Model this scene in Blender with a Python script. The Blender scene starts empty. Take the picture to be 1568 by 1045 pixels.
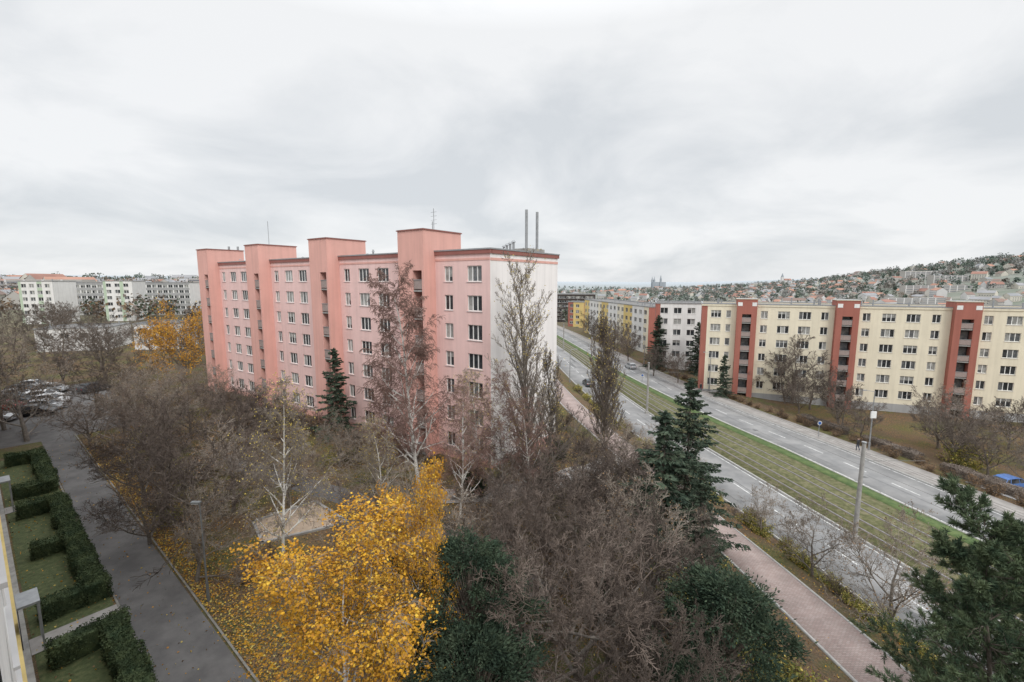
import bpy, math, random
import numpy as np
random.seed(5)
scene=bpy.context.scene
col=scene.collection
# ------------------------------------------------------------------ materials
def M(name,c1,c2=None,scale=1.0,rough=.85,bump=0.0,coords='world',detail=6,lo=.38,hi=.62,spec=.25,c3=None,bscale=None,rnd=0.0,metal=0,streak=0):
    m=bpy.data.materials.new(name); m.use_nodes=True
    nt=m.node_tree; N=nt.nodes; L=nt.links
    b=N['Principled BSDF']; b.inputs['Roughness'].default_value=rough
    b.inputs['Specular IOR Level'].default_value=spec; b.inputs['Metallic'].default_value=metal
    if c2 is None: c2=tuple(x*.86 for x in c1)
    if coords=='world':
        g=N.new('ShaderNodeNewGeometry'); vec=g.outputs['Position']
    else:
        g=N.new('ShaderNodeTexCoord'); vec=g.outputs['Object']
    n=N.new('ShaderNodeTexNoise'); n.inputs['Scale'].default_value=scale; n.inputs['Detail'].default_value=detail
    n.inputs['Roughness'].default_value=.62
    L.new(vec,n.inputs['Vector'])
    r=N.new('ShaderNodeValToRGB'); r.color_ramp.elements[0].position=lo; r.color_ramp.elements[1].position=hi
    r.color_ramp.elements[0].color=(*c1,1); r.color_ramp.elements[1].color=(*c2,1)
    if c3:
        e=r.color_ramp.elements.new((lo+hi)/2); e.color=(*c3,1)
    L.new(n.outputs['Fac'],r.inputs['Fac'])
    out=r.outputs['Color']
    if streak:
        mp=N.new('ShaderNodeMapping'); mp.inputs['Scale'].default_value=(2.2,2.2,.12); L.new(vec,mp.inputs[0])
        ns=N.new('ShaderNodeTexNoise'); ns.inputs['Scale'].default_value=1.0; ns.inputs['Detail'].default_value=7; L.new(mp.outputs[0],ns.inputs['Vector'])
        ms=N.new('ShaderNodeMapRange'); ms.inputs['From Min'].default_value=.35; ms.inputs['From Max'].default_value=.6; ms.inputs['To Min'].default_value=1-streak; ms.inputs['To Max'].default_value=1; L.new(ns.outputs['Fac'],ms.inputs['Value'])
        v=N.new('ShaderNodeVectorMath'); v.operation='SCALE'; L.new(out,v.inputs[0]); L.new(ms.outputs[0],v.inputs['Scale']); out=v.outputs[0]
    if rnd>0:
        oi=N.new('ShaderNodeObjectInfo'); mr=N.new('ShaderNodeMapRange')
        mr.inputs['To Min'].default_value=1-rnd; mr.inputs['To Max'].default_value=1+rnd
        L.new(oi.outputs['Random'],mr.inputs['Value'])
        mx=N.new('ShaderNodeVectorMath'); mx.operation='SCALE'
        L.new(out,mx.inputs[0]); L.new(mr.outputs[0],mx.inputs['Scale']); out=mx.outputs[0]
    L.new(out,b.inputs['Base Color'])
    if bump>0:
        n2=N.new('ShaderNodeTexNoise'); n2.inputs['Scale'].default_value=bscale or scale*6; n2.inputs['Detail'].default_value=4
        L.new(vec,n2.inputs['Vector'])
        bp=N.new('ShaderNodeBump'); bp.inputs['Strength'].default_value=bump; bp.inputs['Distance'].default_value=.05
        L.new(n2.outputs['Fac'],bp.inputs['Height']); L.new(bp.outputs[0],b.inputs['Normal'])
    return m
def plaster(name,c,d=.88):
    return M(name,c,tuple(x*d for x in c),scale=.35,rough=.9,detail=8,lo=.3,hi=.75,bump=.15,bscale=30,streak=.09)
m_pinkL=plaster('plaster_pale_pink',(.85,.60,.565))
m_pinkD=plaster('plaster_salmon',(.76,.43,.37))
m_pinkW=plaster('plaster_pinkish_white',(.87,.835,.82),.95)
m_cornR=plaster('cornice_red',(.33,.14,.12))
m_cream=plaster('plaster_cream',(.83,.76,.60))
m_brick=plaster('plaster_brick_red',(.40,.155,.12))
m_white=plaster('plaster_white',(.80,.79,.77))
m_yel=plaster('plaster_yellow',(.74,.57,.24))
m_green=plaster('plaster_green',(.50,.60,.46))
m_grey=plaster('plaster_grey',(.40,.40,.40))
m_frame=M('window_frame_white',(.82,.82,.80),rough=.5)
m_sill=M('sill_metal',(.6,.58,.57),rough=.5)
m_conc=M('concrete',(.36,.35,.33),(.26,.25,.24),scale=2,bump=.2)
m_roof=M('roof_felt',(.16,.16,.16),(.22,.21,.20),scale=1.2)
m_metal=M('galvanised_metal',(.38,.39,.40),(.30,.31,.32),scale=3,rough=.45,metal=.5)
m_pole=M('painted_pole_dark',(.16,.17,.17),(.12,.12,.12),scale=3,rough=.5)
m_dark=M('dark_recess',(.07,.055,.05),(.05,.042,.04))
m_rail=M('balcony_rail',(.36,.29,.27),(.30,.24,.22),scale=5)
def glass(name,c,c2):
    return M(name,c,c2,scale=1.7,rough=.08,spec=.5,detail=2)
m_gl=[glass('window_glass_dark',(.02,.024,.028),(.05,.053,.058)),glass('window_glass_grey',(.08,.09,.1),(.16,.16,.16)),glass('window_glass_curtain',(.38,.38,.36),(.24,.24,.23))]
def pick_glass():
    r=random.random(); return m_gl[0] if r<.62 else (m_gl[1] if r<.87 else m_gl[2])
m_bark=M('bark_brown',(.10,.082,.066),(.19,.16,.135),scale=6,coords='obj',bump=.4,rnd=.2)
m_barkG=M('bark_grey',(.14,.122,.105),(.24,.21,.18),scale=5,coords='obj',bump=.4,rnd=.15)
m_twig=M('twig_brown',(.085,.066,.056),(.165,.13,.108),scale=1.1,coords='obj',rnd=.25)
m_twigR=M('twig_reddish',(.19,.115,.095),(.27,.18,.15),scale=2,coords='obj',rnd=.15)
m_twigG=M('twig_pale',(.20,.168,.138),(.31,.265,.22),scale=2,coords='obj',rnd=.15)
m_twigM=M('twig_greybrown',(.11,.088,.074),(.20,.167,.14),scale=1.1,coords='obj',rnd=.3)
m_birch=M('birch_bark',(.70,.68,.64),(.12,.11,.10),scale=5,coords='obj',lo=.54,hi=.66,rough=.7)
m_ly=M('leaf_yellow',(.62,.33,.025),(.68,.44,.06),scale=1.2,coords='obj',c3=(.44,.22,.02))
m_ly2=M('leaf_yellow_pale',(.56,.44,.12),(.42,.33,.10),scale=2.5,coords='obj')
m_lo=M('leaf_orange',(.44,.20,.03),(.54,.29,.05),scale=2,coords='obj')
m_lyg=M('leaf_yellow_green',(.30,.29,.07),(.48,.40,.10),scale=1.5,coords='obj',c3=(.18,.19,.06),rnd=.3)
m_lb=M('leaf_brown',(.17,.11,.065),(.27,.17,.09),scale=1.5,coords='obj',rnd=.3)
m_spr=M('spruce_needles',(.03,.048,.034),(.095,.122,.08),scale=1.6,coords='obj',c3=(.052,.075,.05),rnd=.12)
m_yew=M('yew_needles',(.016,.030,.019),(.055,.076,.045),scale=1.5,coords='obj',c3=(.028,.046,.027),rnd=.15)
m_pine=M('pine_needles',(.045,.075,.045),(.12,.155,.08),scale=1.5,coords='obj')
m_hedge=M('hedge_leaves',(.03,.05,.022),(.085,.11,.048),scale=1.5,coords='world',c3=(.052,.072,.032))
m_asph=M('asphalt',(.10,.095,.093),(.145,.138,.133),scale=.6,rough=.85,bump=.2,bscale=40)
m_road=M('asphalt_road',(.21,.21,.21),(.29,.285,.28),scale=.35,rough=.8,bump=.15,bscale=40)
m_kerb=M('kerb_stone',(.42,.41,.39),(.33,.32,.31),scale=3)
m_kerbd=M('kerb_weathered',(.24,.23,.21),(.16,.15,.13),scale=2)
m_paint=M('road_paint',(.72,.72,.70),(.38,.38,.37),scale=2)
m_sand=M('sand',(.46,.36,.27),(.36,.28,.21),scale=1.2,bump=.3)
m_pave=M('pavement_grey',(.27,.25,.235),(.34,.32,.30),scale=1.2)
m_rails=M('steel_rail',(.11,.085,.07),(.17,.135,.11),scale=4,rough=.5)
def brickmat():
    m=bpy.data.materials.new('brick_paving'); m.use_nodes=True; nt=m.node_tree;N=nt.nodes;L=nt.links
    b=N['Principled BSDF']; b.inputs['Roughness'].default_value=.9
    g=N.new('ShaderNodeNewGeometry'); br=N.new('ShaderNodeTexBrick')
    br.inputs['Scale'].default_value=2.2; br.inputs['Color1'].default_value=(.38,.28,.255,1); br.inputs['Color2'].default_value=(.46,.37,.34,1); br.inputs['Mortar'].default_value=(.28,.23,.21,1)
    br.inputs['Mortar Size'].default_value=.03
    L.new(g.outputs['Position'],br.inputs['Vector'])
    n=N.new('ShaderNodeTexNoise'); n.inputs['Scale'].default_value=.7; n.inputs['Detail'].default_value=6; L.new(g.outputs['Position'],n.inputs['Vector'])
    mx=N.new('ShaderNodeMix'); mx.data_type='RGBA'; mx.blend_type='MULTIPLY'; mx.inputs[0].default_value=.6
    r=N.new('ShaderNodeValToRGB'); r.color_ramp.elements[0].position=.3; r.color_ramp.elements[0].color=(.6,.6,.6,1); r.color_ramp.elements[1].position=.65
    L.new(n.outputs['Fac'],r.inputs['Fac']); L.new(br.outputs['Color'],mx.inputs[6]); L.new(r.outputs['Color'],mx.inputs[7]); L.new(mx.outputs[2],b.inputs['Base Color'])
    return m
m_brickp=brickmat()
def groundmat():
    m=bpy.data.materials.new('grass_and_leaf_litter'); m.use_nodes=True; nt=m.node_tree;N=nt.nodes;L=nt.links
    b=N['Principled BSDF']; b.inputs['Roughness'].default_value=.95; b.inputs['Specular IOR Level'].default_value=.1
    g=N.new('ShaderNodeNewGeometry'); P=g.outputs['Position']
    def noise(s,d=6,r=.6):
        n=N.new('ShaderNodeTexNoise'); n.inputs['Scale'].default_value=s; n.inputs['Detail'].default_value=d; n.inputs['Roughness'].default_value=r; L.new(P,n.inputs['Vector']); return n.outputs['Fac']
    def ramp(f,els):
        r=N.new('ShaderNodeValToRGB'); r.color_ramp.elements[0].position=els[0][0]; r.color_ramp.elements[0].color=(*els[0][1],1)
        r.color_ramp.elements[1].position=els[1][0]; r.color_ramp.elements[1].color=(*els[1][1],1)
        for e in els[2:]:
            q=r.color_ramp.elements.new(e[0]); q.color=(*e[1],1)
        L.new(f,r.inputs['Fac']); return r.outputs['Color']
    def mix(f,a,c):
        x=N.new('ShaderNodeMix'); x.data_type='RGBA'; L.new(f,x.inputs[0]); L.new(a,x.inputs[6]); L.new(c,x.inputs[7]); return x.outputs[2]
    grass=ramp(noise(3,8,.7),[(.3,(.045,.055,.022)),(.7,(.125,.125,.058)),(.5,(.082,.09,.038))])
    soil=ramp(noise(5,8,.7),[(.3,(.06,.045,.032)),(.7,(.17,.125,.085)),(.5,(.11,.082,.056))])
    base=mix(ramp(noise(.2,6,.65),[(.40,(0,0,0)),(.56,(1,1,1))]),grass,soil)
    leaf=ramp(noise(2,2),[(.4,(.34,.18,.07)),(.6,(.24,.12,.05))])
    lf=ramp(noise(9,6,.75),[(.52,(0,0,0)),(.59,(.85,.85,.85))])
    patch=ramp(noise(.12,3),[(.38,(.2,.2,.2)),(.55,(1,1,1))])
    mm=N.new('ShaderNodeMath'); mm.operation='MULTIPLY'; L.new(lf,mm.inputs[0]); L.new(patch,mm.inputs[1])
    near=mix(mm.outputs[0],base,leaf)
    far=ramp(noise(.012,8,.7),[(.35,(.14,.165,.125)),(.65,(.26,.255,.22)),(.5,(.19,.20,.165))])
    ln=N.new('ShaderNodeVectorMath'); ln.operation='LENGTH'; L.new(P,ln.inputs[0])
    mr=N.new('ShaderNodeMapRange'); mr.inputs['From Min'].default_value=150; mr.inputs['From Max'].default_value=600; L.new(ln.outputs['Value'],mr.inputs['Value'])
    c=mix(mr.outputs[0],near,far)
    hz=N.new('ShaderNodeRGB'); hz.outputs[0].default_value=(.42,.46,.50,1)  # aerial haze painted into the ground's base colour, stronger with distance
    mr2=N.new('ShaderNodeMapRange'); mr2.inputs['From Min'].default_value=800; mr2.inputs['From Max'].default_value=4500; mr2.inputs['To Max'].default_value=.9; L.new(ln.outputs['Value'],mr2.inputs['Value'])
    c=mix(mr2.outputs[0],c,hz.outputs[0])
    L.new(c,b.inputs['Base Color'])
    bp=N.new('ShaderNodeBump'); bp.inputs['Strength'].default_value=.5; bp.inputs['Distance'].default_value=.08; L.new(noise(14,5),bp.inputs['Height']); L.new(bp.outputs[0],b.inputs['Normal'])
    return m
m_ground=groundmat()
m_tramgrass=M('tram_grass',(.085,.083,.04),(.18,.16,.095),scale=2.2,bump=.4,c3=(.115,.12,.052),detail=8)
m_verge=M('verge_grass',(.065,.105,.038),(.115,.155,.058),scale=1.5,bump=.4,detail=8)
m_lawn=M('lawn_grass',(.05,.062,.028),(.14,.14,.065),scale=3.5,bump=.5,detail=10,c3=(.08,.098,.042),lo=.32,hi=.7)
# ------------------------------------------------------------------ terrain
cy_=[-80,0,10,20,27,37,55.7,74,100,138,190,260,400,900]
cx_=[34.5,34.5,34.2,33.6,32.6,30.6,27.3,23.7,21,18.2,13,4,-20,-150]
ty=np.arange(-80,900,1.0); tx=np.interp(ty,cy_,cx_)
for _ in range(3): tx=np.convolve(np.pad(tx,6,mode='edge'),np.ones(13)/13,'valid')
def C(y): return np.interp(y,ty,tx)
def sst(a,b,x):
    t=np.clip((x-a)/(b-a),0,1); return t*t*(3-2*t)
def tw(y): return np.interp(y,[60,120],[10.5,6.8])
def rw(y): return np.interp(y,[60,120],[7.6,6.4])
RZ=-4.5
def hgt(x,y):
    x=np.asarray(x,float); y=np.asarray(y,float)
    q=x-C(y)
    near=np.interp(q,[-31,-24,-16.2,-10.2,-8.0,23,30,40],[0,-.5,-3.05,-3.05,-4.56,-4.56,-5.3,-5.5])
    r=np.hypot(x,y); fx=x/np.maximum(np.abs(y),1)
    far=-26+34*sst(.0,-.6,fx)+6*np.sin(x/170.)*np.sin(y/210.+1)
    far=far+46*sst(2200,5200,r)*(1-.35*sst(-.2,.5,fx))
    far=far+ (92*sst(.42,1.25,fx)+22*sst(.3,.6,fx))*sst(600,1900,r)*(1+.08*np.sin(x/130.)+.05*np.sin(x/47.+y/90))
    far=far+ 12*sst(-.2,-.9,fx)*sst(500,1500,r)*(1+.3*np.sin(x/90.))
    b=sst(230,520,r)
    return near*(1-b)+far*b
def hz(x,y): return float(hgt(x,y))
# ------------------------------------------------------------------ mesh helpers
def np_mesh(name,V,F,mats,mi=None,smooth=False):
    V=np.asarray(V,np.float32); F=np.asarray(F,np.int32); k=F.shape[1]
    me=bpy.data.meshes.new(name); me.vertices.add(len(V)); me.vertices.foreach_set('co',V.ravel())
    me.loops.add(F.size); me.loops.foreach_set('vertex_index',F.ravel())
    me.polygons.add(len(F)); me.polygons.foreach_set('loop_start',np.arange(0,F.size,k,dtype=np.int32))
    me.polygons.foreach_set('loop_total',np.full(len(F),k,np.int32))
    for m in mats: me.materials.append(m)
    if mi is not None: me.polygons.foreach_set('material_index',np.asarray(mi,np.int32))
    if smooth: me.polygons.foreach_set('use_smooth',np.ones(len(F),bool))
    me.update(calc_edges=True); me.validate()
    return me
def obj(name,me,loc=None,rot=0,scale=1,parent=None):
    o=bpy.data.objects.new(name,me); col.objects.link(o)
    if loc is not None: o.location=loc
    o.rotation_euler=(0,0,rot); o.scale=(scale,)*3 if not isinstance(scale,tuple) else scale
    if parent: o.parent=parent
    return o
def np_obj(name,V,F,mats,mi=None,parent=None,smooth=False):
    return obj(name,np_mesh(name,V,F,mats,mi,smooth),parent=parent)
def empty(name,loc=(0,0,0)):
    e=bpy.data.objects.new(name,None); col.objects.link(e); e.location=loc; return e
class MB:
    def __init__(s): s.v=[];s.f=[];s.m=[];s.mats=[]
    def mi(s,mat):
        if mat not in s.mats: s.mats.append(mat)
        return s.mats.index(mat)
    def quad(s,a,b,c,d,mat):
        n=len(s.v); s.v+= [a,b,c,d]; s.f.append((n,n+1,n+2,n+3)); s.m.append(s.mi(mat))
    def hexa(s,P,mat):
        for f in ((0,1,2,3),(4,5,6,7),(0,1,5,4),(1,2,6,5),(2,3,7,6),(3,0,4,7)): s.quad(*[P[i] for i in f],mat)
    def box(s,x0,x1,y0,y1,z0,z1,mat):
        s.hexa([(x0,y0,z0),(x1,y0,z0),(x1,y1,z0),(x0,y1,z0),(x0,y0,z1),(x1,y0,z1),(x1,y1,z1),(x0,y1,z1)],mat)
    def obox(s,O,ux,nn,u0,u1,n0,n1,z0,z1,mat):
        def p(u,n,z): return (O[0]+ux[0]*u+nn[0]*n,O[1]+ux[1]*u+nn[1]*n,z)
        s.hexa([p(u0,n0,z0),p(u1,n0,z0),p(u1,n1,z0),p(u0,n1,z0),p(u0,n0,z1),p(u1,n0,z1),p(u1,n1,z1),p(u0,n1,z1)],mat)
    def cyl(s,p0,p1,r0,r1,mat,k=10):
        a=np.array(p1,float)-np.array(p0,float); a/=np.linalg.norm(a)+1e-9
        h=np.array([1,0,0]) if abs(a[2])>.9 else np.array([0,0,1]); u=np.cross(a,h); u/=np.linalg.norm(u); v=np.cross(a,u)
        A=[];B=[]
        for i in range(k):
            t=i*2*math.pi/k; w=u*math.cos(t)+v*math.sin(t); A.append(tuple(np.array(p0)+w*r0)); B.append(tuple(np.array(p1)+w*r1))
        for i in range(k):
            j=(i+1)%k; s.quad(A[i],A[j],B[j],B[i],mat)
        for i in range(1,k-1,2):
            s.quad(A[0],A[i],A[i+1],A[(i+2)%k],mat); s.quad(B[0],B[i],B[i+1],B[(i+2)%k],mat)
    def build(s,name,parent=None):
        me=bpy.data.meshes.new(name); me.from_pydata(s.v,[],s.f)
        for m in s.mats: me.materials.append(m)
        me.polygons.foreach_set('material_index',s.m); me.update()
        return obj(name,me,parent=parent)
# ------------------------------------------------------------------ ground
def axis(a,b,step,lo,hi,g=1.13):
    c=list(np.arange(a,b+.01,step)); s=step
    x=c[-1]
    while x<hi: s*=g; x+=s; c.append(x)
    x=c[0]; s=step
    while x>lo: s*=g; x-=s; c.insert(0,x)
    return np.array(c)
gx=axis(-100,110,1.25,-7000,9000); gy=axis(-12,240,1.5,-1500,9000)
GX,GY=np.meshgrid(gx,gy); GZ=hgt(GX,GY)
V=np.stack([GX.ravel(),GY.ravel(),GZ.ravel()],1); nx=len(gx); ny=len(gy)
I=(np.arange(ny-1)[:,None]*nx+np.arange(nx-1)[None,:]).ravel()
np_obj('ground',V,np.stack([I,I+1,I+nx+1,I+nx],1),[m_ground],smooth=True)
# ------------------------------------------------------------------ road strips
def strip(name,qa,qb,z,mat,y0=-40,y1=300,step=2.0,skirt=.2,parent=None):
    ys=np.arange(y0,y1+.01,step); fa=qa if callable(qa) else (lambda y:qa+0*y); fb=qb if callable(qb) else (lambda y:qb+0*y)
    xa=C(ys)+fa(ys); xb=C(ys)+fb(ys); n=len(ys); zz=np.full(n,z)
    V=np.concatenate([np.stack([xa,ys,zz-skirt],1),np.stack([xa,ys,zz],1),np.stack([xb,ys,zz],1),np.stack([xb,ys,zz-skirt],1)])
    i=np.arange(n-1); F=[]
    for k in range(3): F.append(np.stack([k*n+i,k*n+i+1,(k+1)*n+i+1,(k+1)*n+i],1))
    return np_obj(name,V,np.concatenate(F),[mat],parent=parent)
B=lambda y:tw(y); A=lambda y:tw(y)+rw(y)
strip('road_near',-7.0,0,RZ,m_road)
strip('road_far',B,A,RZ,m_road)
strip('tram_track_bed',.22,lambda y:tw(y)-.22,RZ+.09,m_tramgrass)
strip('grass_verge',lambda y:tw(y)-1.9,lambda y:tw(y)-.3,RZ+.11,m_verge)
strip('kerb',-.0,.22,RZ+.13,m_kerb); strip('kerb',lambda y:tw(y)-.22,B,RZ+.13,m_kerb)
strip('kerb',-7.2,-7.0,RZ+.13,m_kerb); strip('kerb',A,lambda y:A(y)+.2,RZ+.13,m_kerb)
strip('pavement_far',lambda y:A(y)+.2,lambda y:A(y)+3.4,RZ+.12,m_pave,y1=240)
strip('brick_path',-14.9,-11.7,-2.98,m_brickp,y0=-30,y1=200)
strip('path_edge',-15.05,-14.9,-2.95,m_kerb,y0=-30,y1=200); strip('path_edge',-11.7,-11.55,-2.95,m_kerb,y0=-30,y1=200)
tr=empty('tram_rails')
for c in (2.4,5.9):
    for g in (-.72,.72):
        cc=c+g
        strip('rail',lambda y,cc=cc:cc*tw(y)/10.5-.17,lambda y,cc=cc:cc*tw(y)/10.5+.17,RZ+.10,m_rails,parent=tr)
        strip('rail_head',lambda y,cc=cc:cc*tw(y)/10.5-.04,lambda y,cc=cc:cc*tw(y)/10.5+.04,RZ+.13,m_metal,parent=tr,skirt=.02)
mk=MB()
def dash(qf,y,l,w=.14):
    for k in range(3):
        ya=y+l*k/3; yb=y+l*(k+1)/3
        a=float(C(ya)+qf(ya)); b=float(C(yb)+qf(yb)); mk.quad((a-w/2,ya,RZ+.004),(a+w/2,ya,RZ+.004),(b+w/2,yb,RZ+.004),(b-w/2,yb,RZ+.004),m_paint)
for y in np.arange(-20,200,6.0):
    dash(lambda t:-3.5,y,3); dash(lambda t:tw(t)+rw(t)*.5,y,3)
for y in np.arange(-20,200,2.9):
    dash(lambda t:tw(t)+.3,y,3,.12); dash(lambda t:A(t)-.3,y,3,.12); dash(lambda t:-.3,y,3,.12)
mk.build('road_markings')
sm=MB(); rs=random.Random(4); m_seam=M('asphalt_patch',(.12,.12,.12),(.17,.17,.17),scale=2)
for i in range(40):
    y=rs.uniform(18,130); q=rs.choice([rs.uniform(-6.2,-.9),rs.uniform(float(tw(y))+.8,float(A(y))-.9)]); l=rs.choice([.6,.6,4,7,14]); w=.6 if l<1 else rs.uniform(.06,.7)
    if l>10: w=.08
    n_=max(1,int(l/2))
    for k in range(n_):
        ya=y+l*k/n_; yb=y+l*(k+1)/n_; a=float(C(ya))+q; b_=float(C(yb))+q; sm.quad((a-w/2,ya,RZ+.008+i*.0002),(a+w/2,ya,RZ+.008+i*.0002),(b_+w/2,yb,RZ+.008+i*.0002),(b_-w/2,yb,RZ+.008+i*.0002),m_seam)
sm.build('road_patches')
def ribbon(name,pts,w,mat,eps=.03):
    P=[np.array(p,float) for p in pts]; S=[]
    for a,b in zip(P[:-1],P[1:]):
        n=max(1,int(np.linalg.norm(b-a)/1.0))
        for i in range(n): S.append(a+(b-a)*i/n)
    S.append(P[-1]); S=np.array(S)
    for _ in range(2):
        T=S.copy(); T[1:-1]=(S[:-2]+S[1:-1]*2+S[2:])/4; S=T
    d=np.gradient(S,axis=0); d/=np.linalg.norm(d,axis=1)[:,None]; nn=np.stack([-d[:,1],d[:,0]],1)
    rows=[]
    for k in np.linspace(-.5,.5,4):
        p=S+nn*w*k; rows.append(np.stack([p[:,0],p[:,1],hgt(p[:,0],p[:,1])+eps],1))
    n=len(S); i=np.arange(n-1); F=np.concatenate([np.stack([k*n+i,k*n+i+1,(k+1)*n+i+1,(k+1)*n+i],1) for k in range(3)])
    return np_obj(name,np.concatenate(rows),F,[mat])
dd=np.array([-.767,.642]); nv=np.array([.642,.767])
def sn(s,n): return tuple(dd*s+nv*n)
ribbon('asphalt_path',[sn(-20,5.3),sn(20,5.3),sn(45,5.3),sn(74,5.4)],2.75,m_asph,.03)
ribbon('path_kerb',[sn(-20,6.78),sn(74,6.88)],.1,m_kerbd,.06); ribbon('path_kerb',[sn(-20,3.86),sn(70,3.86)],.1,m_kerbd,.06)
ribbon('front_lawn',[sn(6,2.1),sn(68,2.1)],3.2,m_lawn,.02)
ribbon('parking_lot',[sn(73,5),sn(110,6)],17,m_asph,.02)
ribbon('courtyard_path',[(-30,45),(-19,39),(-10,34.5),(-3,29),(2,24)],2.3,m_asph,.03)
ribbon('courtyard_paving',[(-7,36.5),(-1,37),(4,40),(9,46),(12.4,53)],2.6,m_pave,.045)
sp=MB(); sp.quad((-16.2,35.6,.05),(-12.3,32.3,.05),(-17.3,29.6,.05),(-19.5,32.4,.05),m_sand)
for a,b in (((-16.2,35.6),(-12.3,32.3)),((-12.3,32.3),(-17.3,29.6)),((-17.3,29.6),(-19.5,32.4)),((-19.5,32.4),(-16.2,35.6))):
    a=np.array(a);b=np.array(b);L=np.linalg.norm(b-a);u=(b-a)/L;n=np.array([-u[1],u[0]]); sp.obox(a,u,n,-.1,L+.1,-.1,.1,0,.15,m_conc)
sp.build('sandpit')
# ------------------------------------------------------------------ buildings
def facade(W,Fm,G,O,ux,nn,width,z0,z1,wins,colfn,breaks=(),zbreaks=(),rev=.17,bar=.07):
    us=sorted({0,width,*breaks}|{w[0] for w in wins}|{w[1] for w in wins}); zs=sorted({z0,z1,*zbreaks}|{w[2] for w in wins}|{w[3] for w in wins})
    def p(u,n,z): return (O[0]+ux[0]*u+nn[0]*n,O[1]+ux[1]*u+nn[1]*n,z)
    for a,b in zip(us[:-1],us[1:]):
        if b-a<1e-5: continue
        for c,d in zip(zs[:-1],zs[1:]):
            um=(a+b)/2; zm=(c+d)/2
            if any(w[0]<um<w[1] and w[2]<zm<w[3] for w in wins): continue
            m=colfn(um,zm)
            if m: W.quad(p(a,0,c),p(b,0,c),p(b,0,d),p(a,0,d),m)
    for w in wins:
        a,b,c,d,k=w; m=colfn((a+b)/2,c-.1) or m_white
        W.quad(p(a,0,c),p(a,-rev,c),p(a,-rev,d),p(a,0,d),m);W.quad(p(b,0,c),p(b,-rev,c),p(b,-rev,d),p(b,0,d),m)
        W.quad(p(a,0,c),p(b,0,c),p(b,-rev,c),p(a,-rev,c),m);W.quad(p(a,0,d),p(b,0,d),p(b,-rev,d),p(a,-rev,d),m)
        cur=random.random()<.3
        for i in range(k):
            x0=a+(b-a)*i/k; x1=a+(b-a)*(i+1)/k; g=pick_glass() if not cur else random.choice(m_gl[1:])
            G.quad(p(x0,-rev,c),p(x1,-rev,c),p(x1,-rev,d),p(x0,-rev,d),g)
            if i: Fm.obox(O,ux,nn,x0-bar*.7,x0+bar*.7,-rev+.002,-rev+.05,c+bar,d-bar,m_frame)
        if random.random()<.22: # half-drawn blind
            G.quad(p(a,-rev+.01,d-(d-c)*random.uniform(.3,.8)),p(b,-rev+.01,d-(d-c)*.5),p(b,-rev+.01,d),p(a,-rev+.01,d),m_gl[2]) if False else G.obox(O,ux,nn,a+bar,b-bar,-rev+.001,-rev+.012,d-(d-c)*random.uniform(.25,.7),d-bar,m_gl[2])
        Fm.obox(O,ux,nn,a,a+bar,-rev+.002,-rev+.05,c,d,m_frame);Fm.obox(O,ux,nn,b-bar,b,-rev+.002,-rev+.05,c,d,m_frame)
        Fm.obox(O,ux,nn,a+bar,b-bar,-rev+.002,-rev+.05,c,c+bar,m_frame);Fm.obox(O,ux,nn,a+bar,b-bar,-rev+.002,-rev+.05,d-bar,d,m_frame)
        Fm.obox(O,ux,nn,a-.05,b+.05,.003,.07,c-.06,c-.01,m_sill)
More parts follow.
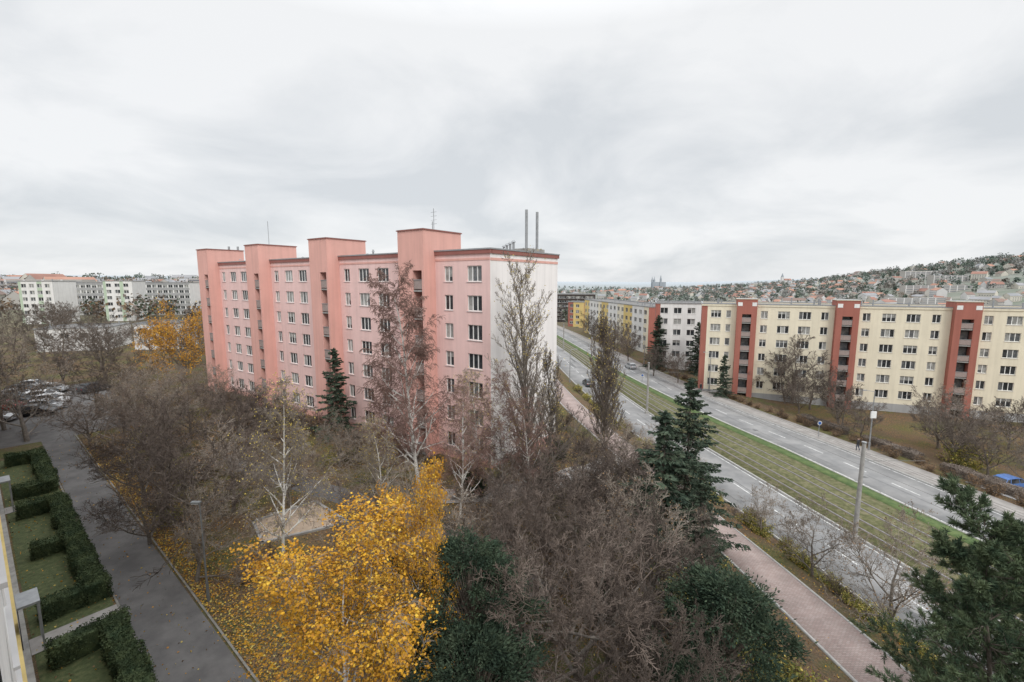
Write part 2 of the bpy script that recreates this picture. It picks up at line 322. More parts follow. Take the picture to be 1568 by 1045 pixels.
def panel_block(name,O,ux,length,depth,zb,zr,rows,bays,colfn,towers,mt,endcol,corn,tow_h=2.0,prot=1.6,tback=3.9,tw_=3.65,wh=1.5,niche_from=.3,niche_w=1.25,zbreaks=(),breaks=(),ch=.42):
    ux=np.array(ux)/np.linalg.norm(ux); n=np.array([ux[1],-ux[0]])
    if np.dot(n,np.array(O))>0: n=-n
    e=empty(name); W=MB();Fm=MB();G=MB();R=MB();T=MB()
    wins=[]
    for (u,w,k) in bays:
        for z in rows: wins.append((u-w/2,u+w/2,z-wh/2,z+wh/2,k))
    facade(W,Fm,G,O,ux,n,length,zb,zr,wins,colfn,breaks=breaks,zbreaks=zbreaks)
    def p(u,q,z): return (O[0]+ux[0]*u+n[0]*q,O[1]+ux[1]*u+n[1]*q,z)
    for u in (0,length):
        W.quad(p(u,0,zb),p(u,-depth,zb),p(u,-depth,zb+1.9),p(u,0,zb+1.9),mt)
        W.quad(p(u,0,zb+1.9),p(u,-depth,zb+1.9),p(u,-depth,zr),p(u,0,zr),endcol)
    bw=[(u,u+1.8,z-wh/2,z+wh/2,2) for u in np.arange(2,length-3,3.6) for z in rows]
    facade(W,Fm,G,(O[0]-n[0]*depth,O[1]-n[1]*depth),ux,-n,length,zb,zr,bw,lambda u,z:colfn(.5,z))
    R.quad(p(0,0,zr-.25),p(length,0,zr-.25),p(length,-depth,zr-.25),p(0,-depth,zr-.25),m_roof)
    for (u0,u1,q0,q1) in ((-.18,length+.18,-.12,.18),(-.18,length+.18,-depth-.18,-depth+.12),(-.18,.12,-depth+.12,-.12),(length-.12,length+.18,-depth+.12,-.12)):
        R.obox(O,ux,n,u0,u1,q0,q1,zr-.05,zr+.08,m_metal)
        R.obox(O,ux,n,u0+.05,u1-.05,q0+.05,q1-.05,zr-ch,zr-.053,corn)
    for t in towers:
        a=t; b=t+tw_; zt=zr+tow_h; nl=zr-1.9
        na=a+niche_from; nb=na+niche_w
        T.obox(O,ux,n,a,na,.003,prot,zb,nl,mt)
        T.obox(O,ux,n,nb,b,.003,prot,zb,nl,mt)
        T.obox(O,ux,n,a,b,-tback,prot,nl,zt,mt)
        R.obox(O,ux,n,a-.1,b+.1,-tback-.1,prot+.1,zt+.002,zt+.1,corn)
        R.obox(O,ux,n,a-.02,b+.02,-tback-.02,prot+.02,zt+.102,zt+.14,m_metal)
        T.obox(O,ux,n,na,nb,.004,.05,zb,nl,m_dark)  # niche back wall painted dark, the recess's shade put into its colour
        for z in rows:
            T.obox(O,ux,n,na,nb,.052,prot-.05,z-wh/2-1.0,z-wh/2-.82,m_conc)
            T.obox(O,ux,n,na,nb,prot-.14,prot-.06,z-wh/2-.72,z-wh/2+.15,m_rail)
            T.obox(O,ux,n,na,nb,prot-.16,prot-.02,z-wh/2+.15,z-wh/2+.21,m_metal)
            G.obox(O,ux,n,na+.2,nb-.2,.052,.09,z-.6,z+.75,m_gl[1])
    W.build('walls',e);Fm.build('window_frames',e);G.build('window_glass',e);T.build('stair_towers',e)
    return e,R,p
Op=(-2.0,42.4); dp=(-.818,.575)
tow=[6.95,22.9,38.8,54.7]
bays=[(1.9,1.8,3),(5.2,1.1,2)]
for t in tow[:-1]:
    s=t+3.65; bays+=[(s+1.25,1.1,2),(s+4.4,1.9,3),(s+7.75,1.9,3),(s+10.9,1.1,2)]
bays+=[(59.9,1.1,2)]
rows=[18.75-2.8*i for i in range(7)]
def pc(u,z):
    if z<.7: return m_pinkD
    for t in tow:
        if t-.02<u<t+3.67: return m_pinkD
    return m_pinkL
brk=[]
for t in tow: brk+=[t,t+3.65]
e,R,p=panel_block('pink_apartment_building',Op,dp,61.5,12.5,-1.6,21,rows,bays,pc,tow,m_pinkD,m_pinkW,m_cornR,zbreaks=(.7,),breaks=brk)
R.obox(Op,(.575,.818),(.818,-.575),.02,12.48,.003,.04,19.95,20.2,m_pinkD)
R.obox(Op,dp,(-.575,-.818),.05,6.9,.003,.04,20.0,20.2,m_pinkD)
for t in tow[:-1]: R.obox(Op,dp,(-.575,-.818),t+3.7,t+15.85,.003,.04,20.0,20.2,m_pinkD)
def cyl(s,w,z0,z1,r,m=m_metal,k=8): R.cyl(p(s,-w,z0),p(s,-w,z1),r,r,m,k)
cyl(1.5,8.3,20.7,25.6,.15);cyl(1.1,9.8,20.7,25.5,.15)
for s,w in ((60,4),(59,5)): cyl(s,w,20.7,24.0,.17)
R.obox(Op,dp,(.575,.818),.6,2.4,7.4,10.6,20.75,21.5,m_conc)
rv=random.Random(3)
for i in range(26):
    s=rv.uniform(1,60);w=rv.uniform(1.5,11); 
    cyl(s,w,20.7,20.7+rv.uniform(.5,1.1),.11); R.cyl(p(s,-w,21.5),p(s,-w,21.62),.2,.12,m_metal,8)
for s in (2,3.5,5,0.6): cyl(s,4+s,20.7,21.9,.12); R.cyl(p(s,-4-s,21.9),p(s,-4-s,22.1),.26,.1,m_metal,8)
cyl(48.5,5,20.7,27.5,.04); cyl(9,2,23.1,25.6,.035)
for k in range(4): R.obox(Op,dp,(.575,.818),8.6,9.4,1.99,2.02,24+.4*k,24.03+.4*k,m_metal)
cyl(8.2,1,23.1,24.1,.05)
for a in (0,1,2):
    s=tow[a]+4.2
    for w in (1.2,2.4): cyl(s,w,20.7,22.2,.03)
    R.obox(Op,dp,(.575,.818),s-.02,s+1.6,1.18,1.22,22.15,22.2,m_metal)
    cyl(s+1.55,1.2,20.7,22.2,.03)
R.build('roof',e)
Oy=(38.7,93.0); dy=(.929,-.37)
towy=[6.3,22.7,39.6,56.2,72.6]
by=[(2.6,1.9,3),(4.9,.9,1)]
for t in towy[:-1]:
    s=t+3.5; by+=[(s+1.4,1.2,2),(s+4.7,2.0,3),(s+8.2,2.0,3),(s+11.4,1.2,2)]
rowsy=[11.6-2.78*i for i in range(6)]
def yc(u,z):
    if z<-4.0: return m_grey
    if u<1.0: return m_brick
    return m_cream
e2,R,p=panel_block('cream_apartment_building',Oy,dy,88,12,-6.5,13.6,rowsy,by,yc,towy,m_brick,m_brick,m_cream,tow_h=1.0,prot=1.1,tback=2.5,tw_=3.5,zbreaks=(-4.0,),breaks=(1.0,),niche_from=.95,niche_w=1.6,wh=1.45)
for t in towy:
    for k in range(2): R.obox(Oy,dy,(-.37,-.929),t+.1+2.5*k,t+.9+2.5*k,1.103,1.13,13.3,14.0,m_frame)
for i in range(30):
    s=rv.uniform(1,85);w=rv.uniform(2,10);R.cyl(p(s,-w,13.4),p(s,-w,14.2+rv.random()*.5),.13,.13,m_metal,6)
R.build('roof',e2)
def simple_block(name,O,ux,length,depth,zb,zr,colf,step=3.3,wh=1.4,ww=1.9,end=None,corn=None):
    rows_=list(np.arange(zr-2.0,zb+1.5,-2.8)); bays_=[(u,ww,2) for u in np.arange(2,length-1,step)]
    e,R,p=panel_block(name,O,ux,length,depth,zb,zr,rows_,bays_,colf,[],end or m_white,end or m_white,corn or m_grey,ch=.25)
    for i in range(int(length/5)): 
        s=rv.uniform(1,length-1); w=rv.uniform(2,depth-2); R.cyl(p(s,-w,zr-.2),p(s,-w,zr+.9),.15,.15,m_metal,6)
    R.build('roof',e); return e
simple_block('white_apartment_building',(37.5,119),(.96,-.28),13,12,-6,12.6,lambda u,z:m_brick if u<1 else m_white,end=m_brick)
simple_block('yellow_apartment_building',(32.5,205),(.17,-.98),62,12,-7,10.2,lambda u,z:(m_yel if (u%21)<7 else (m_white if (u%21)<17 else m_cream)),step=3.6,end=m_brick)
simple_block('red_apartment_building',(28.5,232),(.8,-.6),9,10,-7,8.0,lambda u,z:m_brick if u<3 else m_yel,end=m_brick)
simple_block('office_building',(14,300),(.97,-.1),40,20,-14,10,lambda u,z:m_dark,step=3,ww=2.6,wh=2.2,end=m_dark)
simple_block('white_apartment_building',(-206,192),(.95,.1),13,12,0,18.3,lambda u,z:m_green if (u%7)<1.5 else m_white,step=3.0)
simple_block('grey_apartment_building',(-228,236),(.98,.12),58,12,0,17.6,lambda u,z:m_grey if (z%2.8)<1.5 else m_white,step=2.6,ww=2.1)
simple_block('white_apartment_building',(-183,206),(.95,.25),11,12,0,18.4,lambda u,z:m_white if (u%6)>1.5 else m_green)
simple_block('low_white_building',(-122,116),(.9,.3),15,14,0,6.0,lambda u,z:m_white,step=4)
simple_block('low_white_building',(-100,120),(.95,.2),11,10,0,7.0,lambda u,z:m_white,step=3.5)
simple_block('green_building',(-80,120),(.95,.1),9,8,0,7.5,lambda u,z:m_green,step=3,end=m_green)
# own building (the camera looks along its face)
ow=empty('own_apartment_building'); W=MB();Fm=MB();G=MB()
Ow=np.array(sn(3.5,-.07)); own=[]
for u in np.arange(3,96,3.4):
    for z in np.arange(2.2,17,2.8): own.append((u-.9,u+.9,z-.7,z+.8,2))
facade(W,Fm,G,Ow,dd,nv,98,-1,17.2,own,lambda u,z:m_yel if (z<1.1) else m_white,zbreaks=(1.1,),rev=.12)
W.obox(Ow,dd,nv,0,98,-12,-.35,-1,17.15,m_white)
W.obox(Ow,dd,nv,0,98,-.34,-.003,17.1,17.2,m_metal)
W.obox(Ow,dd,nv,0,98,.003,.2,.9,1.25,m_yel)
W.obox(Ow,dd,nv,0,98,.003,.45,-.5,.35,m_conc)
for s in (31.4,52.5):
    u=s-3.5
    W.obox(Ow,dd,nv,u-.75,u+.75,.22,1.0,2.55,2.66,m_metal); W.obox(Ow,dd,nv,u-.7,u-.62,.9,.98,0,2.55,m_metal); W.obox(Ow,dd,nv,u+.62,u+.7,.9,.98,0,2.55,m_metal)
    W.obox(Ow,dd,nv,u-.6,u+.6,.22,.25,.4,2.3,m_dark)
W.build('walls',ow);Fm.build('window_frames',ow);G.build('window_glass',ow)
for s in (31.4,52.5): ribbon('entrance_path',[sn(s,.4),sn(s,3.8)],1.5,m_pave,.045)
# ------------------------------------------------------------------ plants
def prisms(segs,k):
    S=np.asarray(segs,float); n=len(S)
    if n==0: return np.zeros((0,3)),np.zeros((0,4),int)
    a=S[:,3:6]-S[:,0:3]; a/=np.linalg.norm(a,axis=1)[:,None]+1e-9
    h=np.where(np.abs(a[:,2:3])>.9,np.array([[1.,0,0]]),np.array([[0,0,1.]])); u=np.cross(a,h); u/=np.linalg.norm(u,axis=1)[:,None]+1e-9; v=np.cross(a,u)
    V=np.zeros((n,2,k,3))
    for i in range(k):
        t=2*math.pi*i/k; w=u*math.cos(t)+v*math.sin(t)
        V[:,0,i]=S[:,0:3]+w*S[:,6:7]; V[:,1,i]=S[:,3:6]+w*S[:,7:8]
    base=(np.arange(n)*2*k)[:,None]; F=[]
    for i in range(k):
        j=(i+1)%k; F.append(np.concatenate([base+i,base+j,base+k+j,base+k+i],1))
    return V.reshape(-1,3),np.stack(F,1).reshape(-1,4)
def quads(P,size,rng,asp=1.0,D=None,jit=.4):
    n=len(P)
    a=rng.normal(size=(n,3)) if D is None else D+rng.normal(size=(n,3))*jit
    a/=np.linalg.norm(a,axis=1)[:,None]+1e-9
    b=np.cross(a,rng.normal(size=(n,3))); b/=np.linalg.norm(b,axis=1)[:,None]+1e-9
    s=(size*(.6+.8*rng.rand(n)))[:,None]
    A=a*s*.5; Bv=b*s*.5*asp
    V=np.stack([P-A,P+Bv-A*.1,P+A,P-Bv-A*.1],1).reshape(-1,3)
    return V,(np.arange(n)*4)[:,None]+np.arange(4)[None]
def join(parts):
    Vs=[];Fs=[];Ms=[];o=0
    for V,F,m in parts:
        if len(F)==0: continue
        Vs.append(V);Fs.append(F+o);Ms.append(np.full(len(F),m) if np.isscalar(m) else m);o+=len(V)
    return np.concatenate(Vs),np.concatenate(Fs),np.concatenate(Ms)
def gen(seed,P,H):
    rng=random.Random(seed); out=[];tips=[]; NL=P['levels']; g=rng.gauss; c1=P.get('cr',.64); c2=P.get('cr2',.72)
    def br(x,y,z,dx,dy,dz,L,r,l):
        n=P['seg'][l]; st=L/n; w=P['wig'][l]; t=P['trop'][l]; last=l==NL-1
        kids=0 if last else P['kids'][l]; s0=0 if last else P['start'][l]; az=rng.random()*6.28
        for i in range(n):
            dx+=g(0,w);dy+=g(0,w);dz+=g(0,w)+t; m=math.sqrt(dx*dx+dy*dy+dz*dz)+1e-9; dx/=m;dy/=m;dz/=m
            x2=x+dx*st;y2=y+dy*st;z2=z+dz*st; ra=max(P['rmin'],r*(1-.82*i/n)); rb=max(P['rmin'],r*(1-.82*(i+1)/n))
            out.append((x,y,z,x2,y2,z2,ra,rb)); x,y,z=x2,y2,z2; f=(i+1)/n
            if kids and f>=s0:
                c=kids/(n*(1-s0)+1); c=int(c)+(rng.random()<c-int(c))
                if i==n-1: c+=1
                for _ in range(c):
                    az+=2.4+g(0,.3); an=math.radians(P['ang'][l]*(1+g(0,.2))*(1 if f<.99 else .6)); 
                    hx,hy,hh=(1,0,0) if abs(dz)>.9 else (0,0,1)
                    ux=dy*hh-dz*hy;uy=dz*hx-dx*hh;uz=dx*hy-dy*hx; mm=math.sqrt(ux*ux+uy*uy+uz*uz)+1e-9;ux/=mm;uy/=mm;uz/=mm
                    vx=dy*uz-dz*uy;vy=dz*ux-dx*uz;vz=dx*uy-dy*ux
                    ca,sa=math.cos(an),math.sin(an); cz,sz=math.cos(az)*sa,math.sin(az)*sa
                    bk=rng.random()*st
                    br(x-dx*bk,y-dy*bk,z-dz*bk,dx*ca+ux*cz+vx*sz,dy*ca+uy*cz+vy*sz,dz*ca+uz*cz+vz*sz,L*P['ratio'][l]*(1-P['fall'][l]*f)*(.75+.5*rng.random()),max(P['rmin'],rb*c2 if l else rb*c1),l+1)
            if last and i>=n-2: tips.append((x,y,z,dx,dy,dz))
    ns=P.get('stems',1)
    for k in range(ns):
        a=rng.random()*6.28; t=P.get('lean',.05)
        br(0 if ns==1 else math.cos(a)*.15,0 if ns==1 else math.sin(a)*.15,-.3,math.cos(a)*t,math.sin(a)*t,1,H*P['tl']*(1 if ns==1 else .7+.5*rng.random()),P['r']*H,0)
    return out,tips
SPREAD=dict(levels=5,tl=.62,r=.020,rmin=.009,seg=[7,6,5,4,3],wig=[.08,.14,.18,.2,.22],trop=[.02,.06,.05,.03,.0],kids=[12,8,6,6],start=[.25,.2,.12,.1],ang=[60,44,42,42],ratio=[.88,.54,.48,.5],fall=[.35,.4,.4,.3])
BIG=dict(SPREAD,kids=[17,10,9,7],ratio=[1.05,.52,.46,.48],tl=.52,trop=[.0,.1,.07,.04,.03],ang=[64,44,42,42],r=.021,cr=.68,cr2=.74)
BIRCH=dict(levels=5,tl=.97,r=.0100,rmin=.008,seg=[12,7,5,5,4],wig=[.035,.09,.14,.15,.12],trop=[.02,.03,-.02,-.12,-.28],kids=[28,7,5,5],start=[.2,.2,.15,.1],ang=[44,40,42,35],ratio=[.36,.45,.5,.75],fall=[.5,.4,.3,.2])
POP=dict(levels=5,tl=.95,r=.011,rmin=.009,seg=[14,8,5,4,3],wig=[.02,.06,.1,.12,.14],trop=[.02,.10,.10,.08,.05],kids=[48,7,5,4],start=[.06,.15,.12,.1],ang=[29,26,28,32],ratio=[.36,.42,.45,.5],fall=[.5,.4,.3,.2],cr=.7)
SHR=dict(levels=4,tl=.6,r=.010,rmin=.008,stems=9,lean=.7,seg=[5,4,4,3],wig=[.12,.15,.2,.2],trop=[.05,.05,.03,.02],kids=[6,5,5],start=[.2,.15,.1],ang=[38,38,40],ratio=[.55,.5,.5],fall=[.3,.3,.3])
PINE=dict(levels=4,tl=.95,r=.011,rmin=.01,seg=[12,6,4,3],wig=[.03,.08,.12,.15],trop=[.02,.03,.06,.12],kids=[46,9,5],start=[.12,.15,.2],ang=[72,48,45],ratio=[.36,.42,.55],fall=[.62,.35,.3])
def tree_mesh(name,seed,P,H,bark,twig,thick=.022,leaf=None,nleaf=0,lsize=.1,lspread=.25,ltop=0,rmin=None):
    if rmin: P=dict(P,rmin=rmin)
    s,t=gen(seed,P,H); S=np.array(s); big=S[:,6]>thick; rng=np.random.RandomState(seed)
    parts=[(*prisms(S[big],6),0),(*prisms(S[~big],3),1)]; mats=[bark,twig]
    if leaf:
        T=np.array(t)[:,:3]; T=T[T[:,2]>ltop*H]; idx=rng.randint(0,len(T),nleaf); Pp=T[idx]+rng.normal(size=(nleaf,3))*lspread
        if isinstance(leaf,(list,tuple)):
            V,F=quads(Pp,lsize,rng,.75); parts.append((V,F,2+(rng.rand(nleaf)**1.5*len(leaf)).astype(int))); mats+=list(leaf)
        else: parts.append((*quads(Pp,lsize,rng,.75),2)); mats.append(leaf)
    V,F,mi=join(parts); return np_mesh(name,V,F,mats,mi)
def pine_mesh(name,seed,H,per=26,qs=.2):
    s,t=gen(seed,PINE,H); S=np.array(s); rng=np.random.RandomState(seed); Tt=np.array(t); n=len(Tt)
    D=Tt[:,None,3:6]*.9+rng.normal(size=(n,per,3))*.55; D/=np.linalg.norm(D,axis=2)[:,:,None]
    P=Tt[:,None,:3]-Tt[:,None,3:6]*rng.rand(n,per,1)*.22+D*qs*.5
    V,F,mi=join([(*prisms(S,4),0),(*quads(P.reshape(-1,3),qs,rng,.13,D.reshape(-1,3),.08),1)])
    return np_mesh(name,V,F,[m_bark,m_pine],mi)
def spruce_mesh(name,seed,H,Rm,mat,qs=.26,dens=1.0,droop=.25):
    rng=np.random.RandomState(seed); segs=[(0,0,-.4,0,0,H*.5,.016*H,.009*H),(0,0,H*.5,0,0,H,.009*H,.01)]; P=[];D=[]
    z=.06*H
    while z<H-.15:
        f=z/H; nb=rng.randint(4,8); wob=.75+.5*rng.rand()
        for k in range(nb):
            a=rng.rand()*6.283; L=Rm*((1-f)**.7)*(.5+.65*rng.rand())*wob+.12; dz=.25-.45*(1-f)-droop*rng.rand(); d=np.array([math.cos(a),math.sin(a),dz]); 
            zz=z+rng.uniform(-.15,.15); p0=np.array([0,0,zz]); 
            segs.append((*p0,*(p0+d*L),.012+.008*L,.006))
            n=int(42*L*dens)+10; t=rng.rand(n)**.65; side=np.array([-math.sin(a),math.cos(a),0]); lw=(rng.rand(n)-.5)*2*(.30*L*(1.1-t)+.08)
            pts=p0+d*(t*L)[:,None]+side*lw[:,None]; pts[:,2]+=.1*L*t*t-np.abs(lw)*.25-rng.rand(n)*.1
            P.append(pts); dd_=d[None]*.8+side[None]*np.sign(lw)[:,None]*.7; dd_[:,2]-=.25; D.append(dd_)
        z+=.2+.14*rng.rand()+.02*H*(1-f)*.5
    P.append(np.stack([rng.normal(size=40)*.05,rng.normal(size=40)*.05,H-rng.rand(40)*.5],1)); D.append(np.tile([0,0,1.],(40,1)))
    P=np.concatenate(P);D=np.concatenate(D); V,F,mi=join([(*prisms(segs,5),0),(*quads(P,qs,rng,.38,D,.35),1)])
    return np_mesh(name,V,F,[m_bark,mat],mi)
def clump_mesh(name,seed,H,R,mat,ncl=150,per=220,qs=.13,asp=.5,zb=.1,trunk=True,csz=.55,up=.3):
    rng=np.random.RandomState(seed); P=[];D=[];segs=[]
    for i in range(ncl):
        f=rng.rand(); a=rng.rand()*6.283; prof=math.sin(math.pi*min(1,(f*.85+.12)))**.6; rr=R*prof*(rng.rand()**.35)*(.7+.5*rng.rand()); z=H*(zb+(1-zb)*f*.95)
        c=np.array([math.cos(a)*rr,math.sin(a)*rr,z]); s=csz*(.5+.9*rng.rand()); n=int(per*(.5+.9*rng.rand()))
        o=rng.normal(size=(n,3))*np.array([s*.5,s*.5,s*.33]); P.append(c+o); d=o.copy(); d+=np.array([math.cos(a),math.sin(a),up])*.4; D.append(d)
        if trunk: segs.append((0,0,z*.6,*c,.04,.012))
    if trunk: segs.append((0,0,-.3,0,0,H*.8,.02*H,.01*H))
    else: segs.append((0,0,-.2,0,0,.1,.02,.02))
    P=np.concatenate(P);D=np.concatenate(D); V,F,mi=join([(*prisms(segs,4),0),(*quads(P,qs,rng,asp,D,.3),1)])
    return np_mesh(name,V,F,[m_bark,mat],mi)
T={}
T['sp']=[tree_mesh('bare_tree_mesh',10+i,SPREAD,9,m_bark if i%2 else m_barkG,m_twig if i!=2 else m_twigM,rmin=.0118) for i in range(4)]
T['spg']=[tree_mesh('bare_tree_mesh',30+i,SPREAD,9,m_barkG,m_twigG,rmin=.0105,leaf=m_lb,nleaf=900,lsize=.1) for i in range(2)]
T['big']=[tree_mesh('big_bare_tree_mesh',50,BIG,10,m_barkG,m_twig,rmin=.0088,thick=.03)]
T['bir']=[tree_mesh('birch_mesh',60,BIRCH,12,m_birch,m_twigR,leaf=m_ly2,nleaf=350,lsize=.09,rmin=.009),tree_mesh('birch_mesh',61,BIRCH,12,m_birch,m_twigG,leaf=m_ly2,nleaf=1800,lsize=.09,rmin=.009)]
T['birR']=[tree_mesh('birch_mesh',64,dict(BIRCH,kids=[36,8,6,5],ratio=[.30,.45,.5,.85]),18,m_birch,m_twigR,rmin=.013)]
T['yel']=[tree_mesh('yellow_birch_mesh',70,dict(BIRCH,ratio=[.42,.45,.5,.75],fall=[.35,.4,.3,.2],kids=[24,6,5,4]),12,m_birch,m_twigG,leaf=[m_ly,m_ly,m_lo],nleaf=34000,lsize=.11,lspread=.17,ltop=.2)]
T['pop']=[tree_mesh('poplar_mesh',80,POP,19,m_barkG,m_twigG,rmin=.013,leaf=m_ly2,nleaf=900,lsize=.12,ltop=.6),tree_mesh('poplar_mesh',81,POP,15,m_barkG,m_twigM,rmin=.014,leaf=m_ly2,nleaf=900,lsize=.14)]
T['shr']=[tree_mesh('shrub_mesh',90+i,SHR,3,m_bark,m_twigM if i%2 else m_twig,rmin=.0095) for i in range(3)]
T['shl']=[tree_mesh('leafy_shrub_mesh',95+i,SHR,2.2,m_bark,m_twig,leaf=[m_lyg,m_lyg,m_ly2],nleaf=3500,lsize=.11,lspread=.15) for i in range(2)]
T['shb']=[tree_mesh('brown_shrub_mesh',98,SHR,2.0,m_bark,m_twigM,leaf=m_lb,nleaf=1000,lsize=.1,lspread=.14)]
T['ora']=[tree_mesh('orange_tree_mesh',101,SPREAD,12,m_bark,m_twig,leaf=[m_lo,m_ly],nleaf=4500,lsize=.22,lspread=.3)]
T['spr']=[spruce_mesh('spruce_mesh',110,13,3.9,m_spr,.25,1.15),spruce_mesh('spruce_mesh',111,10,2.6,m_spr,.30,.8)]
T['yew']=[clump_mesh('yew_mesh',120,9,3.1,m_yew,ncl=210,per=230,qs=.15,asp=.35,up=.6),clump_mesh('yew_mesh',121,7,3.0,m_yew,ncl=170,per=220,qs=.15,asp=.35,up=.6)]
T['pin']=[pine_mesh('pine_mesh',130,12)]
T['ivy']=[clump_mesh('evergreen_shrub_mesh',140,3,1.6,m_yew,ncl=60,per=160,qs=.12,asp=.6,trunk=False,csz=.5)]
T['mid']=[tree_mesh('bare_tree_mesh',150+i,SPREAD,11,m_bark,m_twigM,rmin=.018) for i in range(2)]
rt=random.Random(8)
names=dict(sp='bare_tree',spg='bare_tree',big='bare_tree',bir='birch_tree',birR='birch_tree',yel='yellow_birch_tree',pop='poplar_tree',shr='bare_shrub',shl='yellow_green_shrub',shb='brown_shrub',ora='orange_tree',spr='spruce_tree',yew='yew_tree',pin='pine_tree',ivy='evergreen_shrub',mid='bare_tree')
bh=dict(sp=9,spg=9,big=10,bir=12,birR=18,yel=12,pop=19,shr=3,shl=2.2,shb=2,ora=12,spr=13,yew=9,pin=12,ivy=3,mid=11)
def plant(k,x,y,h=None,i=None,rot=None,wide=1.0):
    L=T[k]; i=rt.randrange(len(L)) if i is None else i
    base={('pop',1):15,('spr',1):10,('yew',1):7}.get((k,i),bh[k]); s=(h or base)/base
    return obj(names[k],L[i],(x,y,hz(x,y)-.05),rt.random()*6.28 if rot is None else rot,(s*wide,s*wide,s))
plant('yel',-5.9,13.8,8.7,wide=1.3); plant('yel',-3.9,16.8,9.1,rot=2.0,wide=.62)
plant('big',3.0,18.0,10.2,rot=.5,wide=1.15); plant('big',6.0,20.8,9.0,rot=2.9,wide=1.05); plant('big',0,23.0,8.6,rot=4.3); plant('big',4.6,14.6,8.6,rot=1.7)
plant('yew',-1.7,17.0,8.2,0); plant('yew',-1.2,14.0,6.4,1); plant('yew',8.6,16.8,7,1); plant('yew',6.4,14.5,5.0,0)
plant('spr',13.1,32.7,13.4,0); plant('spr',10.6,30.6,10.6,1,wide=1.35); plant('spr',11.8,27.0,8.5,0,wide=.9)
plant('spr',-20.6,52.3,10.4,1)
plant('pop',1.7,38.6,18.0,0,wide=1.08); plant('birR',-7.6,36.2,17.8)
plant('pop',11.4,54.5,15.5,1); plant('pop',13,60,14,1); plant('pop',3.6,42.2,11,1)
plant('bir',-14.3,26.5,11.5,1); plant('bir',-4,33,9.5,0); plant('bir',-.5,35,10.5,0); plant('bir',-9.5,31.5,8,1); plant('bir',1.8,33.5,9,0); plant('bir',-11,38.5,9.5,0); plant('bir',-3,37.5,10,1)
for x,y,h in ((-21.2,28.6,8.8),(-26.5,33.2,8.6),(-33,41,8),(-40,47.5,7.8),(-24,40,7.4),(-17,43,5.8),(-12,37.5,6.5),(-47,54,7.8),(-55,50,11),(-62,54,10.5),(-44,60,7.2),(-34,55,6.8),(-28,49,6.8),(-52,66,7.6),(-60,70,8),(9,37,7.2),(5,31,7.4),(12,44,7),(-7,28,6.5),(8,26,7.2),(-18,35,6.8),(-38,52,7.4),(-31,36.5,8),
 (-28,44,7.4),(-36,46,7.8),(-22,34,7.6),(-19,25.5,6),(-43,51,7.6),(-50,58,7.8),(-40,62,7),(-30,53,6.4),(6,35,7),(10,40,7),(2,29,7.2),(-24,47,6.4),(-57,61,8),(-10,27,5.5),(-1,27,7),(4,26,7.4),(7,31,7),(0,31,6.8),(-3.5,24.5,6.4),(-34,49,7),(-46,48,7),(-25,29.5,6.5),(9.5,33.5,6.8)):
    plant('sp' if rt.random()<.75 else 'spg',x,y,h,wide=1.18)
for x,y,h in ((22,31,6),(24.2,26.5,8.5),(21.5,37,5),(17.5,46,5.5),(16,40,5)): plant('spg',x,y,h)
for x,y,h in ((-76,84,11),(-90,80,12),(-84,92,12),(-70,96,12),(-98,98,12),(-110,92,12),(-60,90,11),(-94,68,11),(-72,108,12),(-88,110,11),(-78,78,9),(-104,84,12),(-120,100,13),(-130,118,13),(-140,140,13),(-118,128,12),(-64,102,11),(-95,106,9),(-108,104,9),(-150,150,13),(-165,165,13)): plant('mid',x,y,h)
plant('ora',-60.5,82,14.5,wide=.8); plant('ora',-66,86,12,wide=.8)
plant('pin',18.5,15.5,12.6); plant('pin',15.6,11.6,8.2); plant('pin',22.5,18.5,9.5); plant('pin',19.0,11.5,8.5)
for i in range(50):
    y=20+i*1.5+rt.uniform(-.5,.5); plant('shl' if rt.random()<.75 else 'shr',float(C(y))-9.0+rt.uniform(-.7,.7),y,rt.uniform(1.1,2.0))
def okpos(x,y):
    n=x*.642+y*.767
    if n<8.2: return False
    rel=np.array([x+2,y-42.4]); w=rel@np.array([.575,.818]); s=rel@np.array([-.818,.575])
    if w>-2.5 and s>-2: return False
    if -21.5<x<-10.5 and 28<y<38: return False
    return True
for i in range(150):
    x=rt.uniform(-50,12); y=rt.uniform(20,62)
    if okpos(x,y): plant(rt.choice(['shr','shr','shr','shb','ivy']) if x>-10 else rt.choice(['shr','shr','shr','shb','shl']),x,y,rt.uniform(1.5,3.0))
for x,y in ((9,20),(11,22),(10,25),(12.5,19),(14,24),(13,29),(4,14),(15,31),(14.5,27),(11.5,16),(13.5,21.5)): plant('ivy' if rt.random()<.5 else 'shl',x,y,rt.uniform(1.6,2.6))
for s in np.arange(2,60,2.2):
    x=-2-.818*s-.575*2.9; y=42.4+.575*s-.818*2.9; plant(rt.choice(['shr','shb','shr']),x,y,rt.uniform(1.6,3.0))
for i in range(40):
    y=38+i*2.1; plant('shb',float(C(y)+A(y))+5.0+rt.uniform(-.6,.6),y,rt.uniform(1.3,2.0))
plant('mid',54,86,16); plant('spr',41.5,88,8.5,1); plant('spr',38,118,14,1); plant('spr',46,112,13,1)
for u in range(14):
    y=44+u*4.2; plant('mid' if rt.random()<.7 else 'spg',float(C(y)+A(y))+rt.uniform(8,17),y,rt.uniform(6.5,11))
for x,y,h in ((62,42,8),(68,50,9),(60,62,9),(70,62,8.5),(33,128,10),(36,140,11),(34,108,9),(37,100,8),(34,150,12),(30,165,11),(32,180,12)): plant('mid',x,y,h)
plant('ora',74,58,8)
for x,y in ((66,47),(70,55),(58,55),(75,50)): plant('shl',x,y,4)
for y in range(60,200,8): plant('shr' if rt.random()<.4 else 'mid',float(C(y))-17-rt.uniform(0,5),y,rt.uniform(4,8))
